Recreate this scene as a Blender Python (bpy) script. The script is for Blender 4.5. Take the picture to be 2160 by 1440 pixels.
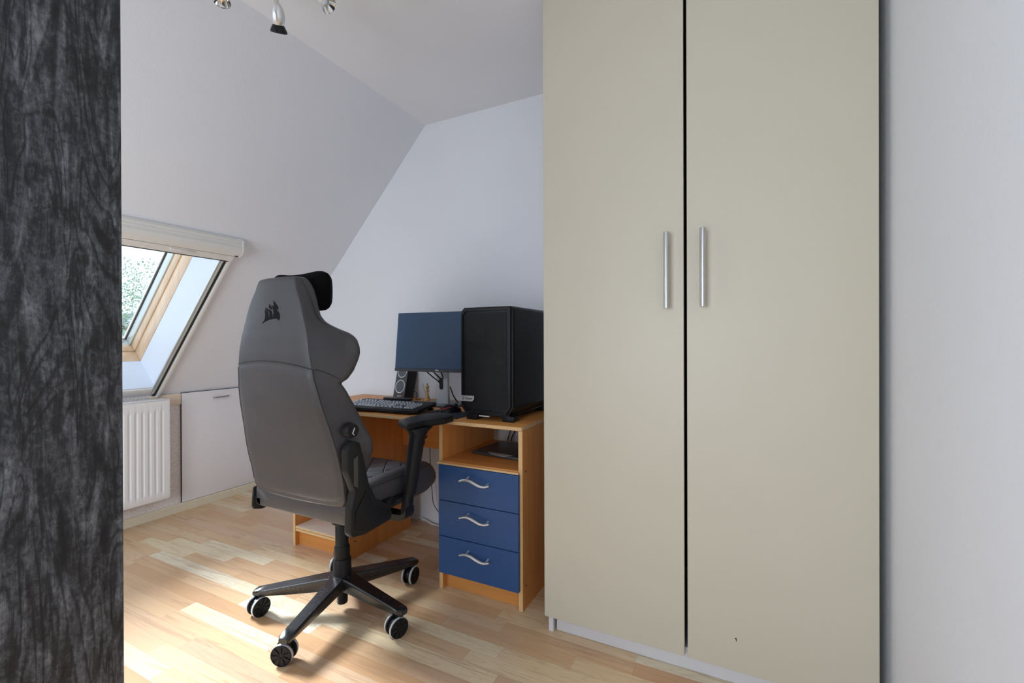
import bpy, bmesh, math, random
from mathutils import Vector, Matrix, noise
PI = math.pi
random.seed(4)
SC = bpy.context.scene
for o in list(bpy.data.objects): bpy.data.objects.remove(o)

# ------------------------------------------------------------------ camera
cd = bpy.data.cameras.new('camera'); cam = bpy.data.objects.new('camera', cd)
SC.collection.objects.link(cam); SC.camera = cam
cd.sensor_width = 36; cd.lens = 15.99; cd.clip_start = 0.02; cd.clip_end = 200
yaw, pitch, roll = math.radians(26.679), math.radians(0.144), math.radians(-0.1935)
fw = Vector((-math.sin(yaw)*math.cos(pitch), math.cos(yaw)*math.cos(pitch), -math.sin(pitch)))
rt = Vector((math.cos(yaw), math.sin(yaw), 0)); up = rt.cross(fw)
rt2 = rt*math.cos(roll)+up*math.sin(roll); up2 = up*math.cos(roll)-rt*math.sin(roll)
m = Matrix((rt2, up2, -fw)).transposed().to_4x4(); m.translation = (0, 0, 1.10)
cam.matrix_world = m

# ------------------------------------------------------------------ light
SC.view_settings.view_transform = 'Standard'; SC.view_settings.look = 'None'
SC.view_settings.gamma = 1; SC.view_settings.use_curve_mapping = False
SC.view_settings.exposure = 0.36
W = bpy.data.worlds.new('sky'); SC.world = W; W.use_nodes = True
bg = W.node_tree.nodes['Background']; bg.inputs[0].default_value = (0.78, 0.89, 1.0, 1); bg.inputs[1].default_value = 1.65
sd = bpy.data.lights.new('sun', 'SUN'); sun = bpy.data.objects.new('sun', sd); SC.collection.objects.link(sun)
sd.energy = 8.0; sd.angle = math.radians(14); sd.color = (0.95, 0.97, 1.0)
sun.rotation_euler = Vector((1.0, -0.02, -0.80)).to_track_quat('-Z', 'Y').to_euler()

# roof slope frame: y along the wall, s up the slope, d outward through the roof
XK, ZK, XC, ZC = -3.25, 0.77, -1.71, 2.41
SV = Vector((XC-XK, 0, ZC-ZK)); SLEN = SV.length; SV.normalize()
NO = Vector((-SV.z, 0, SV.x))                      # outward
def SL(y, s, d=0.0): return Vector((XK, y, ZK)) + SV*s + NO*d
YB = 2.24
def portal(name, loc, zdir, ydir, sx, sy):
    l = bpy.data.lights.new(name, 'AREA'); l.shape = 'RECTANGLE'; l.size = sx; l.size_y = sy; l.cycles.is_portal = True
    o = bpy.data.objects.new(name, l); SC.collection.objects.link(o)
    z = Vector(zdir).normalized(); y = Vector(ydir).normalized(); x = y.cross(z)
    mm = Matrix((x, y, z)).transposed().to_4x4(); mm.translation = loc; o.matrix_world = mm
WY0, WY1, WS0, WS1 = 0.36, 1.506, 0.070, 1.17      # roof window opening
portal('portal_roof_window', SL((WY0+WY1)/2, (WS0+WS1)/2, 0.47), NO, SV, 1.14, 1.1)
RWX0, RWX1, RWZ0, RWZ1, RWY = -2.2, -0.1, 0.45, 1.75, -1.15
ad_ = bpy.data.lights.new('rear_fill_light', 'AREA'); ad_.shape = 'RECTANGLE'; ad_.size = RWX1-RWX0; ad_.size_y = RWZ1-RWZ0; ad_.energy = 36; ad_.color = (.84, .92, 1.0)  # added fill lamp, set in an assumed window opening behind the camera
ao_ = bpy.data.objects.new('rear_fill_light', ad_); SC.collection.objects.link(ao_); ao_.location = ((RWX0+RWX1)/2, RWY-.03, (RWZ0+RWZ1)/2); ao_.rotation_euler = (PI/2, 0, 0)

# ------------------------------------------------------------------ node helpers
def newmat(name, col=(.8, .8, .8), rough=.5, metal=0.0, spec=.5, coat=0.0):
    M = bpy.data.materials.new(name); M.use_nodes = True
    b = M.node_tree.nodes['Principled BSDF']
    b.inputs['Base Color'].default_value = (*col, 1); b.inputs['Roughness'].default_value = rough
    b.inputs['Metallic'].default_value = metal; b.inputs['Specular IOR Level'].default_value = spec
    b.inputs['Coat Weight'].default_value = coat
    return M
class NT:
    def __init__(s, M): s.t = M.node_tree; s.b = s.t.nodes['Principled BSDF']
    def n(s, typ, **k):
        x = s.t.nodes.new('ShaderNode'+typ)
        for a, v in k.items(): setattr(x, a, v)
        return x
    def l(s, a, b): s.t.links.new(a, b)
    def coords(s, scale=(1, 1, 1), which='Object'):
        c = s.n('TexCoord'); mp = s.n('Mapping'); mp.inputs['Scale'].default_value = scale
        s.l(c.outputs[which], mp.inputs[0]); return mp.outputs[0]
    def noise(s, vec, scale=5, detail=4, rough=.5, dist=0):
        x = s.n('TexNoise'); x.inputs['Scale'].default_value = scale; x.inputs['Detail'].default_value = detail
        x.inputs['Roughness'].default_value = rough; x.inputs['Distortion'].default_value = dist
        if vec is not None: s.l(vec, x.inputs['Vector'])
        return x.outputs['Fac']
    def ramp(s, fac, stops, interp='LINEAR'):
        r = s.n('ValToRGB'); cr = r.color_ramp; cr.interpolation = interp
        while len(cr.elements) < len(stops): cr.elements.new(.5)
        for e, (p, c) in zip(cr.elements, stops):
            e.position = p; e.color = (*c, 1) if not isinstance(c, (int, float)) else (c, c, c, 1)
        s.l(fac, r.inputs[0]); return r.outputs[0]
    def math(s, op, a, b=None, c=None):
        x = s.n('Math', operation=op)
        for i, v in enumerate((a, b, c)):
            if v is None: continue
            if isinstance(v, (int, float)): x.inputs[i].default_value = v
            else: s.l(v, x.inputs[i])
        return x.outputs[0]
    def mix(s, fac, a, b, mode='MIX'):
        x = s.n('Mix', data_type='RGBA', blend_type=mode)
        for i, v in ((0, fac), (6, a), (7, b)):
            if isinstance(v, (int, float)): x.inputs[i].default_value = v
            elif isinstance(v, tuple): x.inputs[i].default_value = (*v, 1)
            else: s.l(v, x.inputs[i])
        return x.outputs[2]
    def bump(s, h, strength=.2, dist=.01):
        x = s.n('Bump'); x.inputs['Strength'].default_value = strength; x.inputs['Distance'].default_value = dist
        s.l(h, x.inputs['Height']); s.l(x.outputs[0], s.b.inputs['Normal'])
    def color(s, c): s.l(c, s.b.inputs['Base Color'])

def paint(name, col, rough=.85, bump=.15, scale=120, spec=.3):
    M = newmat(name, col, rough, spec=spec); t = NT(M); v = t.coords(which='Object')
    h = t.noise(v, scale, 5, .6)
    big = t.noise(v, 1.7, 3, .5)
    k = tuple(c*.955 for c in col)
    t.color(t.mix(big, tuple(min(1, c*1.02) for c in col), k))
    t.bump(h, bump, .004); return M

def wood(name, c1, c2, axis='z', rough=.4, grain=1.0, spec=.4):
    M = newmat(name, c1, rough, spec=spec); t = NT(M)
    st = 0.07
    sc = {'x': (st, 1, 1), 'y': (1, st, 1), 'z': (1, 1, st)}[axis]
    v = t.coords(sc)
    f = t.noise(v, 38, 6, .6, .4); g = t.noise(v, 9, 3, .5, 1.2)
    f2 = t.math('ADD', t.math('MULTIPLY', f, .55), t.math('MULTIPLY', g, .45))
    t.color(t.ramp(f2, [(.36, c2), (.62, c1)]))
    t.bump(f, .05, .002); return M

M = {}
M['wall'] = paint('white_wall_paint', (.835, .850, .90))
M['ceil'] = paint('white_ceiling_paint', (.87, .88, .91), bump=.1)
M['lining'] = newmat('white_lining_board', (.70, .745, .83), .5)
M['knee'] = newmat('white_cupboard_door', (.80, .77, .78), .45)
M['cream_base'] = newmat('cream_skirting', (.74, .66, .50), .45)
M['rad'] = newmat('radiator_enamel', (.86, .85, .85), .3)
M['plastic_white'] = newmat('white_plastic', (.82, .80, .76), .35)
M['alu'] = newmat('anodised_rail', (.62, .64, .62), .35, .6)
M['dark_gap'] = newmat('black_seal_and_shade', (.012, .012, .014), .6)
M['cream'] = None
# wardrobe cream foil with faint smudges
Mx = newmat('cream_wardrobe_foil', (.62, .575, .45), .42, spec=.4); t = NT(Mx); v = t.coords()
n1 = t.noise(v, 1.3, 4, .6); n2 = t.noise(t.coords((1, 1, .6)), 6, 5, .6)
t.color(t.mix(t.ramp(n2, [(.35, 0), (.75, .5)]), (.60, .555, .45), (.62, .575, .47)))
t.bump(t.noise(v, 300, 2), .03, .001); M['cream'] = Mx
M['ward_white'] = newmat('white_wardrobe_carcass', (.72, .71, .74), .5)
M['dark_in'] = newmat('wardrobe_inside', (.10, .10, .09), .8)
M['steel'] = newmat('brushed_steel', (.58, .57, .56), .28, 1.0)
t = NT(M['steel']); t.bump(t.noise(t.coords((1, 1, .02)), 600, 2), .08, .001)
M['satin'] = newmat('satin_nickel', (.80, .80, .80), .32, .75)
M['chrome'] = newmat('chrome', (.75, .75, .74), .12, 1.0)
BE1, BE2 = (.72, .32, .088), (.62, .25, .062)
M['beech_z'] = wood('beech_veneer_upright', BE1, BE2, 'z')
M['beech_x'] = wood('beech_veneer_lengthwise', BE1, BE2, 'x')
M['beech_y'] = wood('beech_veneer_deep', BE1, BE2, 'y')
M['beech_edge'] = wood('pale_beech_edging', (.76, .52, .27), (.70, .45, .22), 'x')
M['beech_edge_z'] = wood('pale_beech_edging_upright', (.76, .50, .25), (.70, .44, .2), 'z')
M['pine'] = wood('varnished_pine', (.72, .54, .38), (.60, .41, .26), 'z', .3)
M['navy'] = newmat('navy_drawer_front', (.024, .080, .23), .42, spec=.4)
t = NT(M['navy']); t.bump(t.noise(t.coords(), 250, 3), .05, .001)
M['black'] = newmat('black_plastic', (.010, .010, .012), .36, spec=.3)
M['black_rough'] = newmat('matte_black_plastic', (.012, .012, .014), .5, spec=.28)
M['black_gloss'] = newmat('glossy_black', (.012, .012, .014), .12)
M['rubber'] = newmat('black_rubber', (.010, .010, .011), .42, spec=.3)
M['ring'] = newmat('pale_wheel_rim', (.55, .56, .58), .3)
M['key'] = newmat('keycap', (.30, .33, .38), .22, spec=.9)
M['silver_pl'] = newmat('silver_plastic', (.74, .77, .82), .35, .2)
M['white'] = newmat('white_print', (.85, .85, .85), .5)
M['red'] = newmat('red_trim', (.8, .03, .03), .4)
M['boxwood'] = newmat('boxwood', (.60, .40, .17), .35)
M['screen'] = newmat('screen_painted_reflection', (.016, .062, .145), .34, spec=.5)  # blue base colour stands in for a daylight reflection on the dark screen
M['cable_white'] = newmat('white_cable', (.8, .79, .77), .5)
M['grey_sleeve'] = newmat('dark_grey_sleeve', (.06, .065, .07), .35)
M['paper'] = newmat('pale_paper', (.5, .54, .56), .6)
M['bracket'] = newmat('charcoal_moulding', (.018, .018, .018), .5, spec=.25)
M['fabric'] = newmat('black_velour', (.004, .004, .0045), .95, spec=.1)
M['fabric'].node_tree.nodes['Principled BSDF'].inputs['Sheen Weight'].default_value = .02
M['cone'] = newmat('speaker_cone', (.07, .08, .09), .4)
M['stitch'] = newmat('piping', (.022, .021, .022), .5)
# leather
def leather(name, a, b, rough=.42):
    X = newmat(name, a, rough, spec=.5); t = NT(X); v = t.coords()
    n = t.noise(v, 4.5, 5, .6, .3); t.color(t.mix(n, a, b))
    vo = t.n('TexVoronoi'); vo.inputs['Scale'].default_value = 420; t.l(v, vo.inputs['Vector'])
    h = t.math('ADD', t.math('MULTIPLY', vo.outputs['Distance'], .5), t.math('MULTIPLY', t.noise(v, 11, 3), 1.6))
    t.bump(h, .07, .003)
    t.l(t.ramp(t.noise(v, 7, 4), [(.3, rough-.06), (.7, rough+.1)]), t.b.inputs['Roughness']); return X
M['leather'] = leather('grey_leatherette', (.055, .052, .057), (.070, .066, .071))
# quilted seat
X = leather('quilted_leatherette', (.13, .13, .145), (.16, .16, .175), .40); t = NT(X); v = t.coords()
sx = t.n('SeparateXYZ'); t.l(v, sx.inputs[0])
def line(coef, width):
    u = t.math('ADD', t.math('MULTIPLY', sx.outputs[0], coef[0]), t.math('MULTIPLY', sx.outputs[1], coef[1]))
    f = t.math('ABSOLUTE', t.math('SUBTRACT', t.math('FRACT', u), .5))
    return t.math('SMOOTH_MIN', t.math('MULTIPLY', f, 1/width), 1.0, .3)
a_ = line((12, 9), .06); b_ = line((12, -9), .06)
h = t.math('MULTIPLY', a_, b_)
t.color(t.mix(h, (.02, .02, .024), (.085, .088, .10))); t.bump(h, .8, .01); M['quilt'] = X

# floor: multi-strip laminate, strips along X
X = newmat('beech_strip_laminate', (.6, .45, .3), .22, spec=.5); t = NT(X)
c = t.n('TexCoord'); sx = t.n('SeparateXYZ'); t.l(c.outputs['Object'], sx.inputs[0])
SW = .0655
row = t.math('FLOOR', t.math('DIVIDE', sx.outputs[1], SW))
wn = t.n('TexWhiteNoise', noise_dimensions='1D'); t.l(row, wn.inputs['W'])
ln = t.math('ADD', t.math('MULTIPLY', wn.outputs['Value'], .30), .42)
xo = t.math('ADD', sx.outputs[0], t.math('MULTIPLY', wn.outputs['Value'], 7.31))
colm = t.math('FLOOR', t.math('DIVIDE', xo, ln))
cmb = t.n('CombineXYZ'); t.l(row, cmb.inputs[0]); t.l(colm, cmb.inputs[1])
w2 = t.n('TexWhiteNoise', noise_dimensions='3D'); t.l(cmb.outputs[0], w2.inputs['Vector'])
base = t.ramp(w2.outputs['Value'], [(0, (.57, .33, .17)), (.18, (.65, .41, .235)), (.42, (.70, .475, .28)), (.58, (.64, .42, .275)), (.72, (.74, .54, .33)), (.84, (.79, .65, .43)), (1, (.80, .72, .57))])
off = t.n('VectorMath', operation='SCALE'); t.l(w2.outputs['Color'], off.inputs[0]); off.inputs['Scale'].default_value = 20
ad = t.n('VectorMath', operation='ADD'); t.l(c.outputs['Object'], ad.inputs[0]); t.l(off.outputs[0], ad.inputs[1])
mp = t.n('Mapping'); mp.inputs['Scale'].default_value = (.09, 1, 1); t.l(ad.outputs[0], mp.inputs[0])
g1 = t.noise(mp.outputs[0], 34, 8, .72, .9)
mp2 = t.n('Mapping'); mp2.inputs['Scale'].default_value = (.16, 1, 1); t.l(ad.outputs[0], mp2.inputs[0])
mp3 = t.n('Mapping'); mp3.inputs['Scale'].default_value = (.045, 1, 1); t.l(ad.outputs[0], mp3.inputs[0])
g3 = t.noise(mp3.outputs[0], 22, 3, .6, 1.6)
nz = t.noise(mp2.outputs[0], 13, 2, .5, .2)
rings = t.math('ABSOLUTE', t.math('SUBTRACT', t.math('FRACT', t.math('MULTIPLY', nz, 13)), .5))
rmask = t.math('MULTIPLY', t.ramp(rings, [(0, 1), (.16, 0)]), t.ramp(w2.outputs['Value'], [(.55, .0), (.62, 1)]))
col0 = t.mix(t.ramp(g1, [(.22, .55), (.50, 0)]), base, (.44, .27, .17))
col1 = t.mix(t.ramp(g3, [(.57, 0), (.64, .50), (.70, .05)]), col0, (.42, .25, .15))
col2 = t.mix(t.math('MULTIPLY', rmask, .22), col1, (.42, .24, .12))
fy = t.math('FRACT', t.math('DIVIDE', sx.outputs[1], SW)); fx = t.math('MULTIPLY', t.math('FRACT', t.math('DIVIDE', xo, ln)), 7)
e1 = t.math('LESS_THAN', fy, .012); e2 = t.math('LESS_THAN', fx, .012)
edge = t.math('MULTIPLY', t.math('MAXIMUM', e1, e2), .5)
t.color(t.mix(edge, col2, (.30, .17, .09)))
X.node_tree.nodes['Principled BSDF'].inputs['Roughness'].default_value = .26
M['floor'] = X

# dark wood-grain cabinet foil
X = newmat('charcoal_woodgrain', (.05, .05, .055), .42, spec=.4); t = NT(X)
v = t.coords((1, 1, .10)); v2 = t.coords((1, 1, .28))
ga = t.noise(v, 62, 7, .75, 1.5); gb = t.noise(v2, 13, 5, .65, 2.8); gc = t.noise(t.coords((1, 1, .7)), 150, 4, .65, .8)
gw = t.noise(t.coords((1, 1, .16)), 20, 2, .5, 1.0); ln_ = t.math('ABSOLUTE', t.math('SUBTRACT', t.math('FRACT', t.math('MULTIPLY', gw, 9)), .5))
s_ = t.math('ADD', t.math('ADD', t.math('MULTIPLY', ga, .42), t.math('MULTIPLY', gb, .33)), t.math('MULTIPLY', gc, .25))
s2 = t.math('SUBTRACT', s_, t.math('MULTIPLY', t.ramp(ln_, [(0, 1), (.22, 0)]), .075))
t.color(t.ramp(s2, [(.38, (.006, .006, .007)), (.465, (.022, .022, .025)), (.54, (.080, .081, .088)), (.64, (.22, .22, .235))]))
t.bump(s2, .5, .004); M['darkwood'] = X

# speckled wallpaper
X = newmat('speckled_wallpaper', (.84, .77, .74), .8); t = NT(X); v = t.coords()
vo = t.n('TexVoronoi'); vo.inputs['Scale'].default_value = 140; vo.inputs['Randomness'].default_value = .4; t.l(v, vo.inputs['Vector'])
dk = t.ramp(vo.outputs['Distance'], [(.20, (.25, .20, .18)), (.28, (.84, .775, .745))])
t.color(dk); M['paperdots'] = X
# PC front mesh
X = newmat('faceted_mesh', (.009, .009, .010), .5, spec=.25); t = NT(X); v = t.coords()
ck = t.n('TexVoronoi'); ck.inputs['Scale'].default_value = 500; t.l(v, ck.inputs['Vector']); t.bump(ck.outputs['Distance'], .3, .001); M['mesh'] = X
M['pcblack'] = newmat('black_steel', (.009, .009, .0095), .42, spec=.25)
# dusty base star
X = newmat('dusty_black_nylon', (.02, .02, .022), .26, spec=.7); t = NT(X); v = t.coords()
sp = t.math('MULTIPLY', t.ramp(t.noise(v, 260, 3, .7), [(.60, 0), (.68, 1)]), t.ramp(t.noise(v, 13, 3), [(.45, 0), (.6, 1)]))
t.color(t.mix(t.math('MULTIPLY', sp, .5), (.012, .012, .014), (.40, .42, .45))); M['star'] = X
# glass
X = bpy.data.materials.new('window_glass'); X.use_nodes = True; nt = X.node_tree; nt.nodes.clear()
o_ = nt.nodes.new('ShaderNodeOutputMaterial'); mi = nt.nodes.new('ShaderNodeMixShader'); tr = nt.nodes.new('ShaderNodeBsdfTransparent'); gl = nt.nodes.new('ShaderNodeBsdfGlossy')
gl.inputs['Roughness'].default_value = .02; mi.inputs[0].default_value = .06; tr.inputs[0].default_value = (.93, .96, .98, 1)
nt.links.new(tr.outputs[0], mi.inputs[1]); nt.links.new(gl.outputs[0], mi.inputs[2]); nt.links.new(mi.outputs[0], o_.inputs[0]); M['glass'] = X
M['leaf'] = newmat('leaves', (.16, .26, .10), .5)
t = NT(M['leaf']); t.color(t.ramp(t.noise(t.coords(), 3.5, 3), [(.3, (.16, .26, .16)), (.7, (.46, .56, .44))]))
M['bark'] = wood('bark', (.12, .09, .06), (.06, .045, .03), 'z', .9)
M['tile'] = newmat('grey_roof_tiles', (.22, .23, .25), .7)
M['render'] = paint('rendered_house_wall', (.6, .58, .54))
M['grass'] = newmat('grass_ground', (.10, .16, .06), .9)

# ------------------------------------------------------------------ mesh helpers
class B:
    def __init__(s): s.bm = bmesh.new()
    def box(s, x0, x1, y0, y1, z0, z1, bev=0, seg=2, mat=None):
        r = bmesh.ops.create_cube(s.bm, size=1)
        vs = r['verts']
        for v in vs:
            v.co = Vector(((x0+x1)/2+v.co.x*(x1-x0), (y0+y1)/2+v.co.y*(y1-y0), (z0+z1)/2+v.co.z*(z1-z0)))
        if bev:
            es = list({e for v in vs for e in v.link_edges})
            r2 = bmesh.ops.bevel(s.bm, geom=es, offset=bev, segments=seg, affect='EDGES', profile=.5)
            vs = list({v for f in r2['faces'] for v in f.verts})
        if mat is not None:
            for v in vs: v.co = mat @ v.co
        return s
    def prism(s, poly, a, b, axis='x', bev=0, seg=2, mat=None):
        # poly in the two other axes; for x:(y,z) y:(x,z) z:(x,y)
        def P(p, t): return {'x': (t, p[0], p[1]), 'y': (p[0], t, p[1]), 'z': (p[0], p[1], t)}[axis]
        va = [s.bm.verts.new(P(p, a)) for p in poly]; vb = [s.bm.verts.new(P(p, b)) for p in poly]
        n = len(poly); fs = [s.bm.faces.new(va), s.bm.faces.new(vb[::-1])]
        for i in range(n): fs.append(s.bm.faces.new((va[(i+1) % n], va[i], vb[i], vb[(i+1) % n])))
        bmesh.ops.recalc_face_normals(s.bm, faces=fs); vs = va+vb
        if bev:
            es = list({e for f in fs for e in f.edges})
            r2 = bmesh.ops.bevel(s.bm, geom=es, offset=bev, segments=seg, affect='EDGES', profile=.5)
            vs = list(set([v for v in va+vb if v.is_valid]) | {v for f in r2['faces'] for v in f.verts})
        if mat is not None:
            for v in vs: v.co = mat @ v.co
        return s
    def loft(s, rings, cap=True, closed=True):
        R = [[s.bm.verts.new(p) for p in r] for r in rings]; fs = []
        for a, b in zip(R, R[1:]):
            n = len(a)
            for i in range(n if closed else n-1): fs.append(s.bm.faces.new((a[i], a[(i+1) % n], b[(i+1) % n], b[i])))
        if cap: fs += [s.bm.faces.new(R[0][::-1]), s.bm.faces.new(R[-1])]
        bmesh.ops.recalc_face_normals(s.bm, faces=fs); return s
    def tube(s, path, r, n=8, cap=True):
        path = [Vector(p) for p in path]; rings = []
        rr = r if isinstance(r, (list, tuple)) else [r]*len(path); ref = None
        for i, p in enumerate(path):
            d = (path[min(i+1, len(path)-1)]-path[max(i-1, 0)]).normalized()
            if ref is None: ref = d.orthogonal().normalized()
            ref = (ref-d*ref.dot(d)).normalized(); q = d.cross(ref)
            rings.append([p+(ref*math.cos(2*PI*k/n)+q*math.sin(2*PI*k/n))*rr[i] for k in range(n)])
        return s.loft(rings, cap)
    def lathe(s, prof, n=32, mat=None, cap=True):
        mat = mat or Matrix()
        return s.loft([[mat @ Vector((max(r, 1e-4)*math.cos(2*PI*k/n), max(r, 1e-4)*math.sin(2*PI*k/n), z)) for k in range(n)] for r, z in prof], cap)
    def ellipsoid(s, c, r, u=24, v=14, mat=None):
        b = bmesh.ops.create_uvsphere(s.bm, u_segments=u, v_segments=v, radius=1)
        for w in b['verts']:
            w.co = Vector((w.co.x*r[0], w.co.y*r[1], w.co.z*r[2]))
            if mat is not None: w.co = mat @ w.co
            w.co += Vector(c)
        return s
def axisM(loc, z, roll=0):
    q = Vector(z).normalized().to_track_quat('Z', 'Y'); mm = q.to_matrix().to_4x4() @ Matrix.Rotation(roll, 4, 'Z'); mm.translation = Vector(loc); return mm
def smooth_path(pts, n=8):
    P = [Vector(p) for p in pts]; out = []
    for i in range(len(P)-1):
        p0, p1, p2, p3 = P[max(i-1, 0)], P[i], P[i+1], P[min(i+2, len(P)-1)]
        for k in range(n):
            t = k/n
            out.append(.5*((2*p1)+(p2-p0)*t+(2*p0-5*p1+4*p2-p3)*t*t+(3*p1-p0-3*p2+p3)*t**3))
    out.append(P[-1]); return out
def obj(name, b, mat, parent=None, world=None, ang=35, mods=()):
    bm = b.bm if isinstance(b, B) else b
    if world is not None: bmesh.ops.translate(bm, verts=bm.verts, vec=-Vector(world))
    me = bpy.data.meshes.new(name); bm.to_mesh(me); bm.free()
    me.materials.append(mat if not isinstance(mat, str) else M[mat])
    me.shade_smooth(); me.set_sharp_from_angle(angle=math.radians(ang))
    o = bpy.data.objects.new(name, me); SC.collection.objects.link(o)
    if parent is not None: o.parent = parent
    return o
def thing(name, label, cat, loc=(0, 0, 0), rz=0, group=None):
    o = bpy.data.objects.new(name, None); o.empty_display_size = .1; SC.collection.objects.link(o)
    o.location = loc; o.rotation_euler = (0, 0, rz); return tag(o, label, cat, group)
def tag(o, label, cat, group=None):
    o['label'] = label; o['category'] = cat
    if group: o['group'] = group
    return o
def struct(name, b, mat, parent=None, **k):
    o = obj(name, b, mat, parent, **k)
    if parent is None: o['kind'] = 'structure'
    return o
def text(name, s, size, mat, parent, matrix, extrude=.0003, align='CENTER', bold=0):
    c = bpy.data.curves.new(name, 'FONT'); c.body = s; c.size = size; c.extrude = extrude; c.align_x = align; c.align_y = 'CENTER'; c.offset = bold
    o = bpy.data.objects.new(name, c); SC.collection.objects.link(o)
    dg = bpy.context.evaluated_depsgraph_get(); me = bpy.data.meshes.new_from_object(o.evaluated_get(dg))
    bpy.data.objects.remove(o); me.materials.clear(); me.materials.append(M[mat])
    o = bpy.data.objects.new(name, me); SC.collection.objects.link(o); o.parent = parent; o.matrix_local = matrix
    return o

# ================================================================== room shell
b = B(); b.box(-3.3, 0.5, -1.3, 2.35, -.08, 0); struct('floor', b, 'floor')
b = B(); b.box(XC-.02, 0.5, -1.3, 2.4, ZC, ZC+.1); struct('ceiling', b, 'ceil')
b = B(); b.prism([(XK-.25, -.08), (.5, -.08), (.5, ZC+.1), (XC, ZC+.1), (XK-.25, ZK-.1)], YB, YB+.12, 'y'); struct('wall_back', b, 'wall')
b = B(); b.box(.37, .5, -1.15, YB, -.05, ZC+.05); struct('wall_right', b, 'wall')
# rear wall behind the camera; its window opening is assumed, for fill light
b = B()
b.box(-3.5, RWX0, RWY-.1, RWY, -.05, ZC+.05); b.box(RWX1, .5, RWY-.1, RWY, -.05, ZC+.05)
b.box(RWX0, RWX1, RWY-.1, RWY, -.05, RWZ0); b.box(RWX0, RWX1, RWY-.1, RWY, RWZ1, ZC+.05); struct('wall_rear', b, 'wall')
# sloped roof wall around the roof window
b = B(); LM = Matrix.Identity(4)
def slbox(b, y0, y1, s0, s1, d0, d1, bev=0):
    mm = Matrix((( SV.x, 0, NO.x), (0, 1, 0), (SV.z, 0, NO.z))).to_4x4()
    mm2 = Matrix.Translation(Vector((XK, 0, ZK))) @ mm
    return b.box(s0, s1, y0, y1, d0, d1, bev, mat=mm2)
slbox(b, -1.3, WY0, -.1, SLEN+.05, 0, .225); slbox(b, WY1, YB+.1, -.1, SLEN+.05, 0, .225)
slbox(b, WY0, WY1, -.1, WS0, 0, .225); slbox(b, WY0, WY1, WS1, SLEN+.05, 0, .225); struct('wall_left', b, 'wall')
# knee wall with speckled wallpaper
b = B(); b.box(XK-.12, XK, -1.3, YB, -.05, ZK-.004); struct('wall_knee', b, 'paperdots')
b = B(); b.prism([(XK, 0), (XK+.016, 0), (XK+.016, .046), (XK+.010, .053), (XK, .053)], -1.14, YB, 'y'); struct('baseboard_left', b, 'cream_base')
# eaves cupboard door
b = B(); b.box(XK, XK+.014, 1.672, 2.236, .056, .764, .0015); d1 = struct('door_1', b, 'knee')
b = B(); b.tube(smooth_path([(XK+.012, 1.872, .714), (XK+.030, 1.878, .715), (XK+.036, 1.92, .716), (XK+.030, 1.962, .717), (XK+.012, 1.968, .717)], 6), .0045, 10); obj('door_handle', b, newmat('grey_metal', (.30, .30, .31), .3, .8), d1)
b = B(); b.box(XK, XK+.008, 1.6695, 1.6722, .056, .766); b.box(XK, XK+.008, 1.6695, 2.236, .7642, .7668); obj('door_gap_shade', b, 'dark_gap', d1)  # solid dark strips painted as the shadow gap round the door
b = B(); b.box(XK, XK+.010, 1.50, 1.668, ZK-.075, ZK-.006); struct('trim_1', b, newmat('peach_board', (.80, .66, .52), .6))

# ------------------------------------------------------------------ roof window
wroot = struct('window_1', slbox(slbox(slbox(slbox(B(), WY0-.06, WY0+.0, WS0-.06, WS1+.06, .228, .315), WY1, WY1+.06, WS0-.06, WS1+.06, .228, .315), WY0, WY1, WS0-.06, WS0, .228, .315), WY0, WY1, WS1, WS1+.06, .228, .315), 'pine')
def ring(y0, y1, s0, s1, w, d0, d1, bev=0):
    b = B(); slbox(b, y0, y0+w, s0, s1, d0, d1, bev); slbox(b, y1-w, y1, s0, s1, d0, d1, bev)
    slbox(b, y0+w, y1-w, s0, s0+w, d0, d1, bev); slbox(b, y0+w, y1-w, s1-w, s1, d0, d1, bev); return b
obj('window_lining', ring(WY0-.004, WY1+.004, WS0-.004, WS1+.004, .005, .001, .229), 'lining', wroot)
obj('window_frame', ring(WY0-.03, WY1+.03, WS0-.03, WS1+.03, .034, .230, .312, .002), 'pine', wroot)
obj('sash', ring(WY0-.02, WY1+.02, WS0-.02, WS1+.02, .031, .314, .366, .004), 'pine', wroot)
obj('sash_cladding', ring(WY0-.01, WY1+.01, WS0-.02, WS1+.02, .028, .367, .420, .002), 'alu', wroot)
obj('gasket', ring(WY0, WY1, WS0-.02, WS1, .020, .421, .432), 'dark_gap', wroot)
obj('glazing_bead', ring(WY0, WY1, WS0-.02, WS1, .024, .433, .445), 'plastic_white', wroot)
obj('glass', slbox(B(), WY0, WY1, WS0-.02, WS1, .446, .450), 'glass', wroot)
# flat surround moulding of the window
b = B(); slbox(b, WY0-.03, WY1+.012, WS0-.055, WS0-.004, -.010, 0, .003); obj('sill_trim', b, 'plastic_white', wroot)

# roof window blind (cassette, bottom bar, side rails)
bl = thing('roof_window_blind', 'cream roof window blind rolled up into a long cassette with side rails', 'blind', SL(1.1, 1.17, -.02))
BW = tuple(bl.location)
b = B()
mm2 = Matrix.Translation(Vector((XK, 0, ZK))) @ Matrix(((SV.x, 0, NO.x), (0, 1, 0), (SV.z, 0, NO.z))).to_4x4()
prof = [(1.125, -.002), (1.125, -.045), (1.135, -.056), (1.165, -.060), (1.185, -.050), (1.190, -.036), (1.200, -.034), (1.203, -.026), (1.212, -.024), (1.214, -.002)]
b.prism(prof, WY0-.06, 1.545, 'y', mat=mm2); obj('cassette', b, 'plastic_white', bl, BW, ang=25)
b = B(); b.prism([(q0[0]+(.002 if q0[0] > 1.17 else -.002), q0[1]-.0015) for q0 in prof], 1.5455, 1.555, 'y', .001, mat=mm2); obj('end_cap', b, 'plastic_white', bl, BW)
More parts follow.
